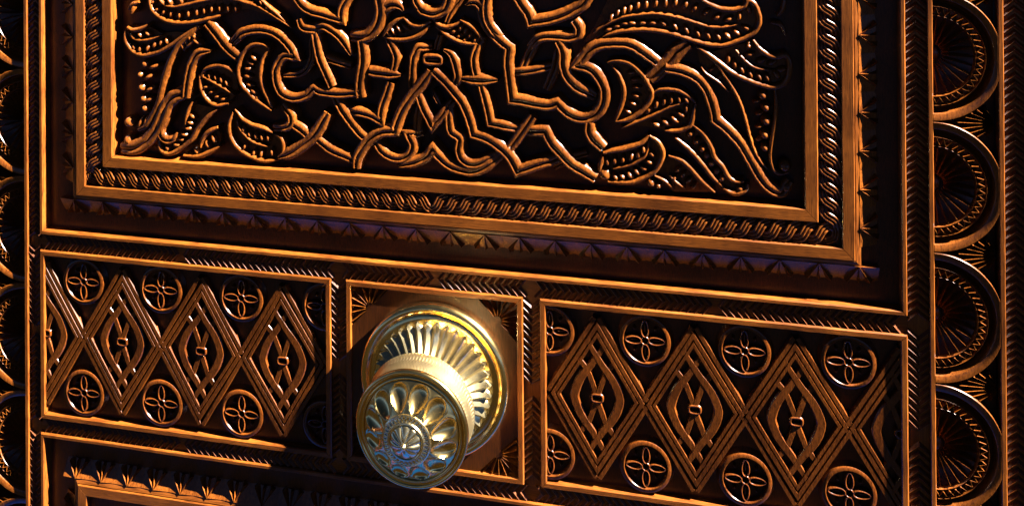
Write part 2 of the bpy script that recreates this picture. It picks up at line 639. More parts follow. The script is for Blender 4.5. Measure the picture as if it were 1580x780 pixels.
# ------------------------------------------------------------------ arabesque of the upper panel (traced on the door plane)
PXS = 0.565
STR = [  # ([points, a repeated point is a sharp corner], width px, start width, end width, height offset)
    ([(358, 66), (362.7, 61.5), (374.2, 51), (395.4, 46), (412.7, 47.5), (426.2, 53), (437.7, 62.5), (447.3, 74), (454, 88), (454, 88), (441, 86), (432, 93), (425, 107), (425.5, 123), (428.5, 134), (434.5, 144), (446, 150.5), (459, 151.5), (472.3, 147.5), (484, 137), (484, 137), (492, 141), (505, 143.5), (525, 145), (553, 143)], 16, .4, .9, 0),
    ([(557, 63), (560, 81), (560, 97), (557, 115), (555, 135), (557, 151)], 19, .9, .95, .1),
    ([(456, -4), (467, 10), (481, 18), (496, 22), (509, 26), (526, 31), (526, 31), (527.5, 14), (533, 2), (540, -9)], 16, .9, 1, .05),
    ([(584, -8), (587, 8), (587, 23), (582, 38), (573, 50), (562, 57), (548, 58)], 21, 1, .4, .3),
    ([(587, 28), (592, 16), (600, 9), (609, 7), (617, 10), (622, 17)], 20, .6, .2, .1),
    ([(461, 30), (466, 41), (475, 45), (487, 46)], 17, .7, .6, -.1),
    ([(486, 43), (500, 41), (510, 46), (522, 55), (532, 67), (542, 86)], 16, .6, .3, .05),
    ([(486, 49), (480, 66), (480.5, 86), (476, 101), (468, 111), (455, 116), (436, 117)], 12, .8, .7, -1.6),
    ([(485, 50), (492, 86), (503, 113), (512, 134)], 16, .6, .9, .2),
    ([(503, 91), (520, 97), (540, 103)], 13, .5, .9, -1.2),
    ([(569, 110), (590, 113), (618, 116)], 19, .9, .3, .25),
    ([(600, 63), (607, 76), (611, 88), (609.5, 99), (606, 111)], 15, .5, .8, -.2),
    ([(602, 128), (596, 147), (589.5, 165), (587, 187), (587, 187), (577, 180.5), (560, 174.5), (541, 172)], 16, .9, .35, .1),
    ([(521, 159), (531, 174), (542, 189), (553, 203), (562, 212)], 18, .35, .9, .15),
    ([(550, 260), (551.5, 244), (561, 226), (575, 212), (590, 203.5), (609, 202), (609, 202), (616, 182), (624, 165), (636, 147), (650, 131), (664, 111)], 19, .75, .8, .35),
    ([(490, 216), (508, 230), (527, 239), (549, 248)], 16, .8, .9, -.05),
    ([(428, 244), (446, 237), (460, 229), (476, 217), (489, 203), (498, 188), (505, 175)], 21, .3, .7, .1),
    ([(450, 191), (464, 200), (476, 211)], 16, .9, .9, -.2),
    ([(440, 169), (448, 177), (449, 188), (442, 196), (428, 198)], 15, .35, .35, .1),
    ([(579, 219), (590, 234), (605, 243), (620, 244.5), (632, 237), (637, 223), (630, 208), (630, 208), (642, 206.5)], 16, .4, .5, .05),
    ([(643, 209), (643, 188), (646, 166)], 13, .9, .6, -1.5),
    ([(612, 257), (640, 250.5), (657, 243), (668, 230), (668, 230), (678, 242), (692, 254), (708, 261), (727, 264.5), (746, 260), (765, 246)], 17, .2, .35, .12),
    ([(692, 170), (695, 200), (701, 207), (701, 207), (710, 214), (708, 230), (712, 243), (723, 252), (739, 252.5), (761, 243)], 16, .5, .5, .18),
    ([(668, 109), (688, 127), (699, 139.6), (712, 156), (721, 174), (727, 192), (731, 207), (731, 207), (752, 214), (773, 228), (788, 243), (799, 264), (799, 264), (812, 260.5), (829, 254.5), (852, 248)], 18, .8, .4, .28),
    ([(644, 142), (653, 166), (667, 194), (667, 194), (679, 182), (692, 165)], 16, .6, .6, .1),
    ([(667, 140), (674, 155), (680, 164)], 8, .3, .3, -.6),
    ([(743, 133), (752, 165), (757, 190), (757, 190), (772, 193), (792, 198)], 16, .8, .4, .1),
    ([(822, 181), (805, 205), (786, 230)], 18, .8, .8, -.5),
    ([(831, 58), (818, 82), (804, 110)], 15, .8, .8, -1.8),
    ([(743, 20), (748, 34), (757, 48), (772, 63), (785.5, 74), (785.5, 74), (783.5, 96), (785.5, 115), (790, 154), (790, 154), (810, 157), (829, 161), (848, 163), (860, 159), (860, 159), (876, 174), (895, 182.5), (912, 181), (926, 169), (933, 151), (931, 133), (920, 114), (908, 105), (892, 101), (892, 101), (907, 82), (925, 70), (950, 67), (973, 69), (990, 78.5), (1015, 97)], 18, .35, .9, .05),
    ([(752, -8), (750, 12), (752, 30), (760, 45), (773, 60)], 16, 1, .4, .2),
    ([(796, -8), (806, 8), (815, 21), (819.5, 34), (819.5, 34), (838, 32), (860, 27), (882, 18), (899, 7), (908, -6)], 19, 1, .9, .1),
    ([(886, 32), (893, 43), (891, 54), (880, 58), (862, 56.5), (845, 56), (832, 59), (822, 69)], 17, .9, .4, -.05),
    ([(861, 64), (869, 80), (869.5, 100), (875, 117), (889, 133), (911, 146)], 19, .7, .4, .15),
    ([(861, 82), (856, 108), (842, 140)], 15, .5, .8, -2.0),
    ([(826, 62), (819, 81), (808, 100)], 15, .5, .5, -1.9),
    ([(795, 112), (818, 110), (843, 105)], 14, .4, .6, -.4),
    ([(1062, 68), (1045, 82), (1030, 98), (1002, 123)], 23, .8, .9, -.7),
    ([(1027, 106), (1053, 110), (1074, 119.5), (1086, 131), (1094, 145), (1101, 166), (1104.5, 185), (1104.5, 185), (1123, 200), (1142, 220), (1155, 241), (1168, 264), (1181, 283), (1196, 295), (1208, 297), (1214, 289)], 17, .8, .5, .05),
    ([(816, 203), (842, 202), (842, 202), (851, 220), (866, 237), (883, 254), (900, 264), (919, 276)], 18, .4, .9, .2),
    ([(909, 190), (910, 204), (917, 215), (931, 229)], 19, .7, .8, .4),
    ([(905, 239), (880, 247), (860, 259)], 12, .8, .5, -3.0),
    ([(644, 8), (652, 16), (668, 21), (684, 16), (692, 4), (694, -10)], 18, .6, 1, .1),
    ([(640, -10), (642, 2), (648, 12)], 14, 1, .6, -.1),
    ([(712, -2), (697, 16), (688, 36)], 12, .8, .8, -1.6),
    ([(717, 9), (728, 4.5), (737, 5), (743, 12), (746, 26)], 16, .15, .6, .15),
    ([(739, 67), (732, 85), (731.5, 100), (735, 116)], 15, .6, .9, -.1),
    ([(709, 121), (735, 123.5), (768, 124)], 19, .3, .3, .15),
    ([(656, 74), (646, 74.5), (639, 86), (636.5, 105), (635, 132)], 15, .4, .5, .05),
    ([(684, 77), (696, 84), (703, 100), (706, 118), (701, 132)], 16, .3, .5, .05),
    ([(678, 56), (672, 78)], 12, .8, .8, -2.0),
    ([(319, 35), (334, 53), (347, 70), (365, 88)], 19, .9, .4, -.1),
    ([(324, 79), (307, 82), (296, 96), (290, 120), (286, 151)], 17, .3, .9, .1),
    ([(284, 143), (268, 150), (257, 162), (249, 181), (240, 200), (226, 217), (208, 228), (192, 230)], 23, .4, .4, .2),
    ([(253, 177), (246, 197), (249, 211), (258, 217), (268, 214)], 14, .5, .6, -.2),
]
LEAF = [  # outline segments (rim), closed polygon for the blade, midribs, seeds [(x, y, angle)], seed size px
    dict(rim=[[(227.7, -6), (231.5, 13.5), (241, 25), (256.5, 33.6), (276, 36.5), (297, 35.6), (318, 31), (339, 25)]],
         rib=[[(239, -6), (251, 7.7), (266, 11.5), (285, 8.6), (308.5, 3), (333, -1), (359, 0), (378, 5), (397, 11.5), (416.5, 23), (437.7, 36.5), (449, 45)],
              [(397, -4), (411, 10), (428, 24), (444, 40)]],
         blade=[(228, -6), (231.5, 13.5), (241, 25), (256.5, 33.6), (276, 36.5), (297, 35.6), (318, 31), (345, 22), (380, 14), (416, 25), (449, 45), (436, 24), (407, -6)],
         seeds=[(242, 15, 30), (253, 19, 60), (264, 22, 75), (277, 24, 80), (291, 21.5, 85), (304, 19.5, 85), (315, 17, 80), (327, 14.5, 80), (339, 13.5, 85), (352, 13.5, 85), (364, 14, 85),
                (236, 4, 40), (262, 2, 120), (279, 0, 100), (403, 4, 120), (412, 12, 120), (421, 19, 120), (430, 27, 120)], s=(10, 5)),
    dict(rim=[[(194, 43), (201, 47), (209, 47), (218, 44), (226, 39)], [(192, 48), (191, 56), (194, 69), (204.6, 81.5), (220, 86.5), (239, 83), (256.5, 75), (272, 64), (290, 51), (305, 40)]],
         rib=[[(195, 50), (200, 57), (209, 62.5), (224, 63), (236, 60), (247, 55)]],
         blade=[(193, 43), (191, 56), (194, 69), (204.6, 81.5), (220, 86.5), (239, 83), (256.5, 75), (272, 64), (290, 51), (270, 50), (247, 52), (226, 40), (209, 47)],
         seeds=[(204.6, 55.5, 130), (216, 54, 120), (228, 52, 150), (207, 73, 110), (216, 76, 80), (228, 75, 75), (238, 70, 65), (248, 67, 80), (257.5, 63.5, 110)], s=(9.5, 5.5)),
    dict(rim=[[(308, 119), (313, 110), (320, 105.5), (332, 102.5), (343, 103.5), (355, 109.5), (363, 119)],
              [(306.5, 117), (308, 136), (314, 150), (322, 159), (334, 164), (351, 161)]],
         rib=[[(308.5, 118), (320, 124), (335, 132), (349, 140.5), (360, 149)]],
         blade=[(307, 117), (320, 105), (339, 103), (355, 109.6), (363, 119), (366, 135), (360, 149), (351, 161), (333.5, 164.6), (318, 157), (309, 138)],
         seeds=[(314, 117, 60), (323, 117.5, 100), (332.5, 119.5, 100), (341.5, 123, 100), (350, 128, 110), (318, 134, 20), (326, 142, 20), (335, 149, 20), (344, 153, 20)], s=(10, 5)),
    dict(rim=[[(414.6, 77), (409, 71.5), (401, 69), (386, 71), (373, 84.6), (366, 106), (368.5, 125), (374, 136), (382, 144), (389, 152), (405, 163), (418, 172)],
              [(413.5, 78), (404, 92), (400, 115), (404, 138), (410, 150), (418, 168)]],
         rib=[], blade=[(414, 77), (401, 69), (386, 71), (373, 84.6), (366, 106), (368.5, 125), (382, 144), (405, 163), (418, 172), (410, 150), (404, 138), (400, 115), (404, 92)],
         seeds=[(391.5, 89.4, 135), (386, 96.5, 145), (382, 106, 170), (382, 118, 180), (385, 131, 170), (391.5, 141, 150), (397, 150, 130)], s=(11, 6.5)),
    dict(rim=[[(361, 170), (366, 176), (373, 185), (388, 194), (405, 199), (419, 206)], [(423, 209), (431, 213), (436, 226), (433, 241)],
              [(358, 174), (352, 193), (355, 214), (368, 232), (387.7, 244), (407, 249.5), (426, 248)]],
         rib=[[(363.5, 187), (367, 197), (374, 207), (389, 220), (412, 228)]],
         blade=[(361, 170), (373, 185), (388, 194), (405, 199), (419, 206), (432, 213), (436, 226), (433, 243), (407, 249), (387.7, 244), (368, 232), (355, 214), (352, 193)],
         seeds=[(376, 200, 110), (385, 207, 105), (394.4, 210, 100), (404, 212, 95), (413.6, 213, 95), (378, 226, 60), (391.5, 236, 70), (403, 238, 75), (420, 235, 100)], s=(10, 5.5)),
    dict(rim=[[(296, 158), (291, 166), (287, 177), (283.5, 194)], [(243, 217), (246, 232), (258.5, 238.6), (274, 232.5), (293, 216.5), (305, 197), (319, 181), (334, 169)],
              [(272, 206), (267, 214), (262, 220)]],
         rib=[], blade=[(243, 218), (247, 234), (258.5, 238.6), (274, 232), (293, 216.5), (305, 197), (320, 180), (334, 169), (296, 160), (287, 177), (280, 196), (262, 218)],
         seeds=[(297, 179, 140), (293.5, 189, 165), (290, 198, 180), (284, 207, 170), (279, 215, 175), (272, 223, 175), (258, 228, 120)], s=(10, 6)),
    dict(rim=[[(334, 198), (318, 206.5), (309, 220), (308, 229)], [(281, 241.5), (304.6, 242.5), (322, 236), (337, 227)]],
         rib=[], blade=[(334, 198), (318, 206.5), (306, 222), (300, 240), (322, 238), (337, 227), (340, 212)],
         seeds=[(329.6, 215, 120), (320, 223, 125), (303, 233, 130)], s=(11, 6.5)),
    dict(rim=[[(590, 57), (598, 44), (610, 33), (621, 28)], [(621, 27), (632, 38), (648, 41), (663, 34)], [(591, 58), (609, 62.5), (628.5, 61.5), (648, 54), (662, 40)]],
         rib=[], blade=[(590, 57), (598, 44), (621, 27), (632, 38.5), (648, 41), (663, 36), (648, 54), (628.5, 61.5), (609, 62.5)],
         seeds=[(600, 52.5, 135), (606.5, 48, 125), (615.5, 44.5, 130), (625, 41.5, 135)], s=(13, 4.5)),
    dict(rim=[[(667, 29), (675, 39), (690, 43), (704, 38), (709.6, 32)], [(709.6, 31.7), (727, 42), (738.5, 55), (745, 67)], [(672, 42), (692, 57.7), (713.5, 67), (742, 69.5)]],
         rib=[], blade=[(667, 33), (675, 39), (690, 43), (704, 38), (709.6, 31.7), (727, 42), (738.5, 55), (745, 67), (740, 69.5), (713.5, 67), (692, 57.7), (674, 44)],
         seeds=[(710.6, 43.5, 60), (718, 48, 60), (725, 55, 60), (733, 62, 60), (700, 49, 35), (708, 56, 35), (717, 62, 35)], s=(9, 6)),
    dict(rim=[[(937, 98), (945, 95), (960, 95.5), (973, 100), (989, 114), (999, 129), (1006, 148), (995, 167), (972, 185), (950, 189)],
              [(944.6, 104), (954, 115), (961.5, 135), (962, 150), (957, 168), (949, 188)]],
         rib=[], blade=[(937, 98), (960, 95.5), (973, 100), (989, 114), (999, 129), (1006, 148), (995, 167), (972, 185), (950, 189), (957, 168), (962, 150), (961, 135), (952, 112)],
         seeds=[(975, 112, 20), (980, 123, 10), (983, 135, 0), (982, 148, 170), (977, 160, 160), (969, 172, 150)], s=(10, 5)),
    dict(rim=[[(1007, 146), (1016, 140), (1028, 138.5), (1047, 141), (1064, 151), (1073, 159.6)], [(1074, 161), (1070.5, 175), (1066, 193), (1053, 201.5), (1040, 203.5), (1026, 203)]],
         rib=[[(958, 199), (976, 192), (1008.5, 178.5), (1037, 165), (1062, 158.6)]],
         blade=[(1007, 146), (1028, 138.5), (1047, 141), (1064, 151), (1074, 160), (1070.5, 175), (1066, 193), (1053, 201.5), (1028, 203), (1000, 196), (976, 194), (1000, 172)],
         seeds=[(1001, 171, 50), (1013, 161, 75), (1025, 157, 80), (1036, 154.5, 85), (1048, 153, 95), (1059, 154, 130), (1013, 193, 165), (1028, 190, 150), (1041, 184.6, 150), (1051, 177, 150), (1059, 168, 80)], s=(12, 6)),
    dict(rim=[[(931, 238), (944, 234.5), (960, 232), (977, 227.5), (990, 222), (1001, 211)], [(1002, 211), (1016, 221), (1023, 238.5), (1016, 257.7), (1005, 269.5), (982, 281), (964, 283), (938, 282)],
              [(930, 243), (926, 256), (924, 266)]],
         rib=[[(946, 262), (960, 259), (975, 255), (991, 246), (999, 234), (1001.5, 218)]],
         blade=[(931, 238), (960, 232), (977, 227.5), (990, 222), (1002, 211), (1016, 221), (1023, 238.5), (1016, 257.7), (1005, 269.5), (982, 281), (964, 283), (938, 282), (928, 262)],
         seeds=[(937, 250, 95), (948.5, 248, 90), (961, 246.5, 80), (974, 243, 75), (985, 239, 80), (993, 231, 85), (950, 274, 130), (960.5, 273, 140), (972.5, 271, 140), (983, 265.5, 145), (993, 259.5, 155), (1002, 250, 165), (1006, 238, 140)], s=(10, 6)),
    dict(rim=[[(1078, -3), (1095, 8), (1114, 15), (1133.5, 16), (1149, 11), (1155, 2), (1165, 8), (1171, 22), (1172.5, 36), (1165, 50), (1149, 60.5), (1133.5, 66.5), (1116, 71), (1093, 70), (1070, 64), (1047, 56.5), (1024, 50.5), (995, 47), (970, 48), (950, 51), (930, 58)]],
         rib=[[(915, 54), (925, 45), (944.6, 34), (964, 27), (989, 23.5), (1008, 22), (1026, 24), (1047, 28.5), (1070, 35), (1093, 42), (1116, 43), (1138, 39)]],
         blade=[(940, -4), (1078, -4), (1095, 8), (1114, 15), (1133.5, 16), (1155, 2), (1171, 22), (1172.5, 36), (1165, 50), (1149, 60.5), (1116, 71), (1093, 70), (1070, 64), (1047, 56.5), (1024, 50.5), (995, 47), (960, 50), (915, 64), (900, 66), (915, 46)],
         seeds=[(942.7, 29, 70), (953, 22, 75), (963, 17.5, 75), (972.5, 14, 75), (984, 9, 70), (997, 7.5, 75), (1012, 6, 75), (1027, 5, 75), (1042, 5, 65), (1057.5, 8, 60), (1072, 13.5, 50), (1090, 19.5, 40), (1106, 27, 35), (1124, 30, 30), (1141, 26, 80), (1155, 14, 110),
                (939, 46, 20), (952, 41, 10), (964, 36.5, 10), (975.5, 35.5, 0), (992, 35.5, 0), (1007.5, 35.5, 0), (1024, 37, 140), (1042, 41.5, 120), (1059.5, 47, 120), (1077, 52, 120), (1093, 55, 120), (1108.5, 57.5, 120), (1123, 56, 135), (1137, 51, 140), (1152, 44, 160)], s=(11, 6)),
    dict(rim=[[(1162, 63), (1172, 76), (1184, 85), (1198, 89.5), (1212, 86.5), (1219, 100), (1217, 119), (1209, 131), (1194, 135.6), (1176.5, 133), (1153.5, 125), (1130, 113.5), (1115, 102), (1090, 83), (1074, 73)]],
         rib=[[(1135, 78), (1147, 92), (1161, 103.5), (1176, 108), (1191, 110)]],
         blade=[(1162, 66), (1184, 85), (1198, 89.5), (1212, 86.5), (1219, 100), (1217, 119), (1209, 131), (1194, 135.6), (1176.5, 133), (1153.5, 125), (1130, 113.5), (1115, 102), (1090, 83), (1110, 78), (1140, 70)],
         seeds=[(1155, 71, 80), (1124, 92, 80), (1134, 100, 100), (1145, 108, 110), (1158, 115, 110), (1172, 119.5, 120), (1184, 120.5, 120), (1198, 115.5, 130), (1157, 84.6, 20), (1174.6, 94, 20), (1192, 97, 30), (1206, 108, 20)], s=(11, 6)),
    dict(rim=[[(1031.5, 241.5), (1051, 248.5), (1066, 261.5), (1081.5, 279), (1103, 298)]], rib=[[(1010, 272.5), (1026, 281), (1040, 294)], [(1033, 272), (1044, 283), (1058, 293)]],
         blade=[(1031.5, 241.5), (1051, 248.5), (1066, 261.5), (1081.5, 279), (1101, 297), (1040, 297), (1012, 274), (1022, 256)],
         seeds=[(1046, 262, 45), (1054, 270, 45), (1062, 279, 45), (1070, 288, 45), (1040, 275, 45)], s=(9, 5)),
    dict(rim=[[(1069, 194), (1085, 207.5), (1097, 227), (1103, 244), (1116, 259.6), (1124, 274), (1135, 281.5), (1148, 281)], [(1041, 213), (1066, 234.6), (1085, 256), (1100, 275), (1116, 290)],
              [(1155, 286), (1150, 296), (1132, 300), (1114, 291)]],
         rib=[], blade=[(1069, 194), (1085, 207.5), (1097, 227), (1103, 244), (1116, 259.6), (1124, 274), (1148, 281), (1150, 296), (1132, 300), (1110, 290), (1085, 256), (1066, 234.6), (1043, 213)],
         seeds=[(1065, 207, 40), (1075, 218.5, 40), (1084, 229.5, 50), (1091, 240, 50), (1098, 252, 50), (1106, 264, 50), (1114, 275, 50), (1142, 291, 20)], s=(9.5, 7.5)),
    dict(rim=[[(1074, 74), (1101, 94), (1118, 117), (1137, 148), (1149, 180), (1155, 203), (1163, 230), (1173, 249), (1185, 262)], [(1081.5, 103), (1089, 114), (1108, 127), (1125, 143)]],
         rib=[], blade=[(1076, 78), (1101, 94), (1118, 117), (1137, 148), (1124, 142), (1106, 126), (1089, 113), (1080, 98)], seeds=[(1098, 107, 45), (1110, 119, 45)], s=(9, 4), thin=.65),
    dict(rim=[[(1196, 138), (1198, 165), (1196, 190), (1192, 215), (1189, 243), (1194, 263), (1205, 270), (1217, 267)]],
         rib=[], blade=None, seeds=[(1168, 156, 20), (1172, 175, 20), (1172, 195, 20), (1171, 215, 20)], s=(9, 4), thin=.75),
    dict(rim=[[(1211, -5), (1209, 14), (1199, 26)], [(1190, 36), (1205, 40), (1213, 56)]], rib=[], blade=None, seeds=[], s=(9, 4), thin=.8),
    dict(rim=[[(212, 4), (202, 8), (196, 16)], [(205, 8), (200, 22)]], rib=[], blade=None, seeds=[], s=(9, 4), thin=.9),
    dict(rim=[[(305, 40), (288, 56), (274, 70), (262, 91), (253, 116), (247, 142), (243, 158), (235, 177), (224, 194), (211, 202)]],
         rib=[[(300, 57), (295, 66), (281, 78)]], blade=None,
         seeds=[(281.5, 71, 115), (287, 64, 110), (293, 58, 100), (301, 56, 90), (303, 64, 150), (237, 103, 25), (229, 119, 25), (231, 138, 25), (230, 154, 30), (216, 191, 75), (225, 188, 70)], s=(15, 6), thin=1.5),
]
BEAD = [(224, 98.5, 6.5), (217, 115, 5.5), (219, 135, 7), (222, 152, 6.5), (224, 167, 6.5), (199, 188.5, 9), (198, 217, 9), (301, 56, 5),
        (933, 269, 10), (1004.6, 282, 7), (1016, 286, 5), (1177, 147, 7), (1182, 166, 6.5), (1182.5, 187, 7), (1180.5, 208, 7), (1180.5, 228, 6.5),
        (1211, 257, 8.5), (1213, 289, 8), (1155, 71, 4.5)]
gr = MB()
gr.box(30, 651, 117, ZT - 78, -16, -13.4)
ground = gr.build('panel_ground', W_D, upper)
HT = -2.0


def pxs(pts, h):
    return [W(a, b, h) for a, b in pts]


for pts, w, a, b, dh in STR:
    c = MB()
    pts = list(pts)
    ha = hb_ = 0.0
    for e0, e1, sc, k in ((0, 1, a, 0), (-1, -2, b, -1)):
        if .35 <= sc <= .6:                                # runs on underneath the strand it meets
            d = (Vector(pts[e0]) - Vector(pts[e1])).normalized()
            q = tuple(Vector(pts[e0]) + d * 9)
            if k == 0:
                pts.insert(0, q)
                a, ha = .8, -2.6
            else:
                pts.append(q)
                b, hb_ = .8, -2.6
        elif sc < .35:
            if k == 0:
                ha = -.7
            else:
                hb_ = -.7
    c.ribbon(pxs(pts, HT), w * PXS * 1.1, GROOVED, HT + dh + random.uniform(-.04, .04), -13.6, w0=a, w1=b, h0=ha, h1=hb_, lean=.34)
    c.build('strand', W_C, upper, 50)
for d in LEAF:
    c = MB()
    th = d.get('thin', 1.0)
    if d['blade']:
        poly = pxs(d['blade'], -7)
        c.prism(poly, -13.6, -8.6 + random.uniform(-.1, .1))
    for pl in d['rim']:
        c.ribbon(pxs(pl, HT), 8.6 * PXS * th, ROUND, HT - .3 + random.uniform(-.1, .1), -13.6, w0=.55, w1=.55, h0=-.8, h1=-.8)
    for pl in d['rib']:
        c.ribbon(pxs(pl, HT), 6.0 * PXS, ROUND, HT - .7 + random.uniform(-.1, .1), -13.6, w0=.6, w1=.4, h0=-.6, h1=-1.2)
    for sx, sy, an in d['seeds']:
        x, z = W(sx, sy, -4.5)
        c.dome(x, z, d['s'][0] * PXS * .85, d['s'][1] * PXS * .78, R_(an + random.uniform(-6, 6)), -9.2, -2.5 + random.uniform(-.4, .3))
    c.build('leaf', W_C, upper, 50)
for bx, by, r in BEAD:
    c = MB()
    x, z = W(bx, by, -5)
    c.dome(x, z, r * PXS * 1.15, r * PXS * 1.15, 0, -9.5, -2.0, 16, 6)
    c.build('bead', W_C, upper, 60)
# clasp in the middle
c = MB()
x, z = W(667, 93.5, -2)
pts = []
for i in range(32):
    q = i * 2 * math.pi / 32
    pts.append((x + math.copysign(abs(math.cos(q)) ** .55, math.cos(q)) * 7.9, z + math.copysign(abs(math.sin(q)) ** .55, math.sin(q)) * 3.6))
c.ribbon(pts, 4.2, ROUND, -2.2, -9, closed=True, jit=.04)
c.box(x - 5.0, x + 5.0, z - 1.0, z + 1.0, -9, -3.4, .4)
c.build('clasp', W_C, upper, 50)

# ------------------------------------------------------------------ lattice panels left and right of the knob
PRO_FRAME = [(0, -3.3), (.1, -1.0), (1.0, 0), (4.5, 0), (5.3, -.8), (6.0, -6.3)]
ZC = -51.75
LT = -1.2                                             # top of the lattice


def rosette():
    c = MB()
    prof = [(23.6, -6), (21.2, -3.0), (20.9, LT - .3), (20.5, LT), (18.2, LT), (17.7, LT - .5), (17.3, -6)]
    lathe(c, prof, 48, 0, 0)
    for k in range(4):
        q = k * math.pi / 2
        pts = []
        for t in range(24):
            u = t / 24 * 2 * math.pi
            rr = 9.6 + 6.6 * math.cos(u)
            ww = 2.9 * math.sin(u) * (1 - .15 * math.cos(u))
            pts.append((rr * math.cos(q) - ww * math.sin(q), rr * math.sin(q) + ww * math.cos(q)))
        c.ribbon(pts, 2.0, ROUND, LT - .15, -6, closed=True, jit=.03, step=.8)
        c.dome(9.6 * math.cos(q), 9.6 * math.sin(q), 5.2, 1.2, q, -6, LT - .9, 10, 3)
        q += math.pi / 4
        c.dome(12.3 * math.cos(q), 12.3 * math.sin(q), 1.8, 1.3, q, -6, LT - 1.0, 8, 3)
    pts = [(3.1 * math.cos(a * math.pi / 8), 3.1 * math.sin(a * math.pi / 8)) for a in range(16)]
    c.ribbon(pts, 1.4, ROUND, LT - .25, -6, closed=True, jit=.02, step=.8)
    return c


def rhomb_side(c, a, b, a2, b2, h):
    """ring between the rhombus (a, b) and the smaller one (a2, b2)"""
    da, db = (a - a2) * .13, (b - b2) * .13
    rows = []
    for i in range(4):
        q = i * math.pi / 2
        cx_, sx_ = round(math.cos(q)), round(math.sin(q))
        rows.append([(aa * cx_, bb * sx_, hh) for aa, bb, hh in
                     ((a, b, -6), (a - da * .1, b - db * .1, h - 1.0), (a - da, b - db, h), (a2 + da, b2 + db, h), (a2 + da * .1, b2 + db * .1, h - 1.0), (a2, b2, -6))])
    c.loft(rows, False, True)


def diamond():
    c = MB()
    rhomb_side(c, 39.8, 63.7, 35.1, 56.2, LT)
    rhomb_side(c, 34.6, 55.4, 31.0, 49.6, LT + .06)
    k = .533
    arc = [(-15, -89), (-8, -76), (0, -64), (8, -52), (16, -42), (27, -26), (35, -6), (35, 6), (27, 26), (16, 42), (8, 52), (0, 64), (-8, 76), (-15, 89)]
    strut = [(0, -3), (8, -24), (16, -42), (31, -60)]
    for sx in (1, -1):
        c.ribbon([(sx * x * k, y * k) for x, y in arc], 8.0, FLAT, LT - (.12 if sx > 0 else .2), -6, w0=.5, w1=.5, jit=.05)
        for sy in (1, -1):
            c.ribbon([(sx * x * k, sy * y * k) for x, y in strut], 5.2, FLAT, LT - (.28 if sx > 0 else .36), -6, jit=.05)
    pts = [(math.copysign(abs(math.cos(q)) ** .6, math.cos(q)) * 4.6, math.copysign(abs(math.sin(q)) ** .6, math.sin(q)) * 3.0) for q in
           [i * math.pi / 10 for i in range(20)]]
    c.ribbon(pts, 2.6, ROUND, LT + .35, -6, closed=True, jit=.03, step=1)
    return c


def lattice_panel(x0, x1, ros_x, dia_x, name_label):
    z0, z1 = -131.7, 26.5
    g = MB()
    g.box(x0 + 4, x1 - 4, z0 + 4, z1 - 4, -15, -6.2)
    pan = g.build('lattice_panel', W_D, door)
    frame_parts('frame_strip', (x0, x1, z0, z1), PRO_FRAME, pan)
    lo, hi, zlo, zhi = (x0 + 5.3) / 1000, (x1 - 5.3) / 1000, (z0 + 5.3) / 1000, (z1 - 5.3) / 1000
    clip = [((lo, 0, 0), (-1, 0, 0)), ((hi, 0, 0), (1, 0, 0)), ((0, 0, zlo), (0, 0, -1)), ((0, 0, zhi), (0, 0, 1))]

    def place(src, x, z, name, half, sharp=40):
        if x - half > x0 + 5.5 and x + half < x1 - 5.5:
            if name not in shared:
                shared[name] = src.mesh(name, W_L, sharp, centre=False)
            o = link(name, shared[name], pan, (x / 1000, 0, z / 1000), (0, random.uniform(-.025, .025), 0))
            o.scale = (1 + random.uniform(-.012, .012), 1, 1 + random.uniform(-.008, .008))
            o.location.y += random.uniform(-.00015, .00015)
        else:
            c = MB()
            c.add([(a + x, b + z, h) for a, b, h in src.v], src.f)
            c.build(name, W_L, pan, sharp, clip)
    for x in ros_x:
        for z in (0.0, -103.5):
            place(rosette(), x, z, 'rosette', 23.7)
    for x in dia_x:
        place(diamond(), x, ZC, 'diamond_motif', 40)
    # bars that run outside every diamond, crossing between them
    for x in dia_x:
        for sx in (1, -1):
            for sy in (1, -1):
                c = MB()
                n = Vector((64.0, 40.0)).normalized()
                off = 2.5
                p0 = Vector((x, ZC + sy * 64)) + Vector((sx * n.x, sy * n.y)) * off
                p1 = Vector((x + sx * 40, ZC)) + Vector((sx * n.x, sy * n.y)) * off
                d = (p1 - p0).normalized()
                p0 -= d * 1.2
                p1 -= d * 1.0
                c.ribbon([tuple(p0), tuple(p1)], 4.2, FLAT, LT - .05 - .1 * (sx * sy > 0), -6, jit=.06, step=6, smooth=False)
                cc = c.mesh('lattice_bar', W_L, 40, clip)
                if len(cc.polygons):
                    link('lattice_bar', cc, pan)
    return pan


shared = {}
lattice_panel(-45.4, 246.8, [0, 80, 160, 240], [-40, 40, 120, 200], 'left')
shared = {}
lattice_panel(433.8, 726.3, [442, 522, 602, 682], [482, 562, 642, 722], 'right')

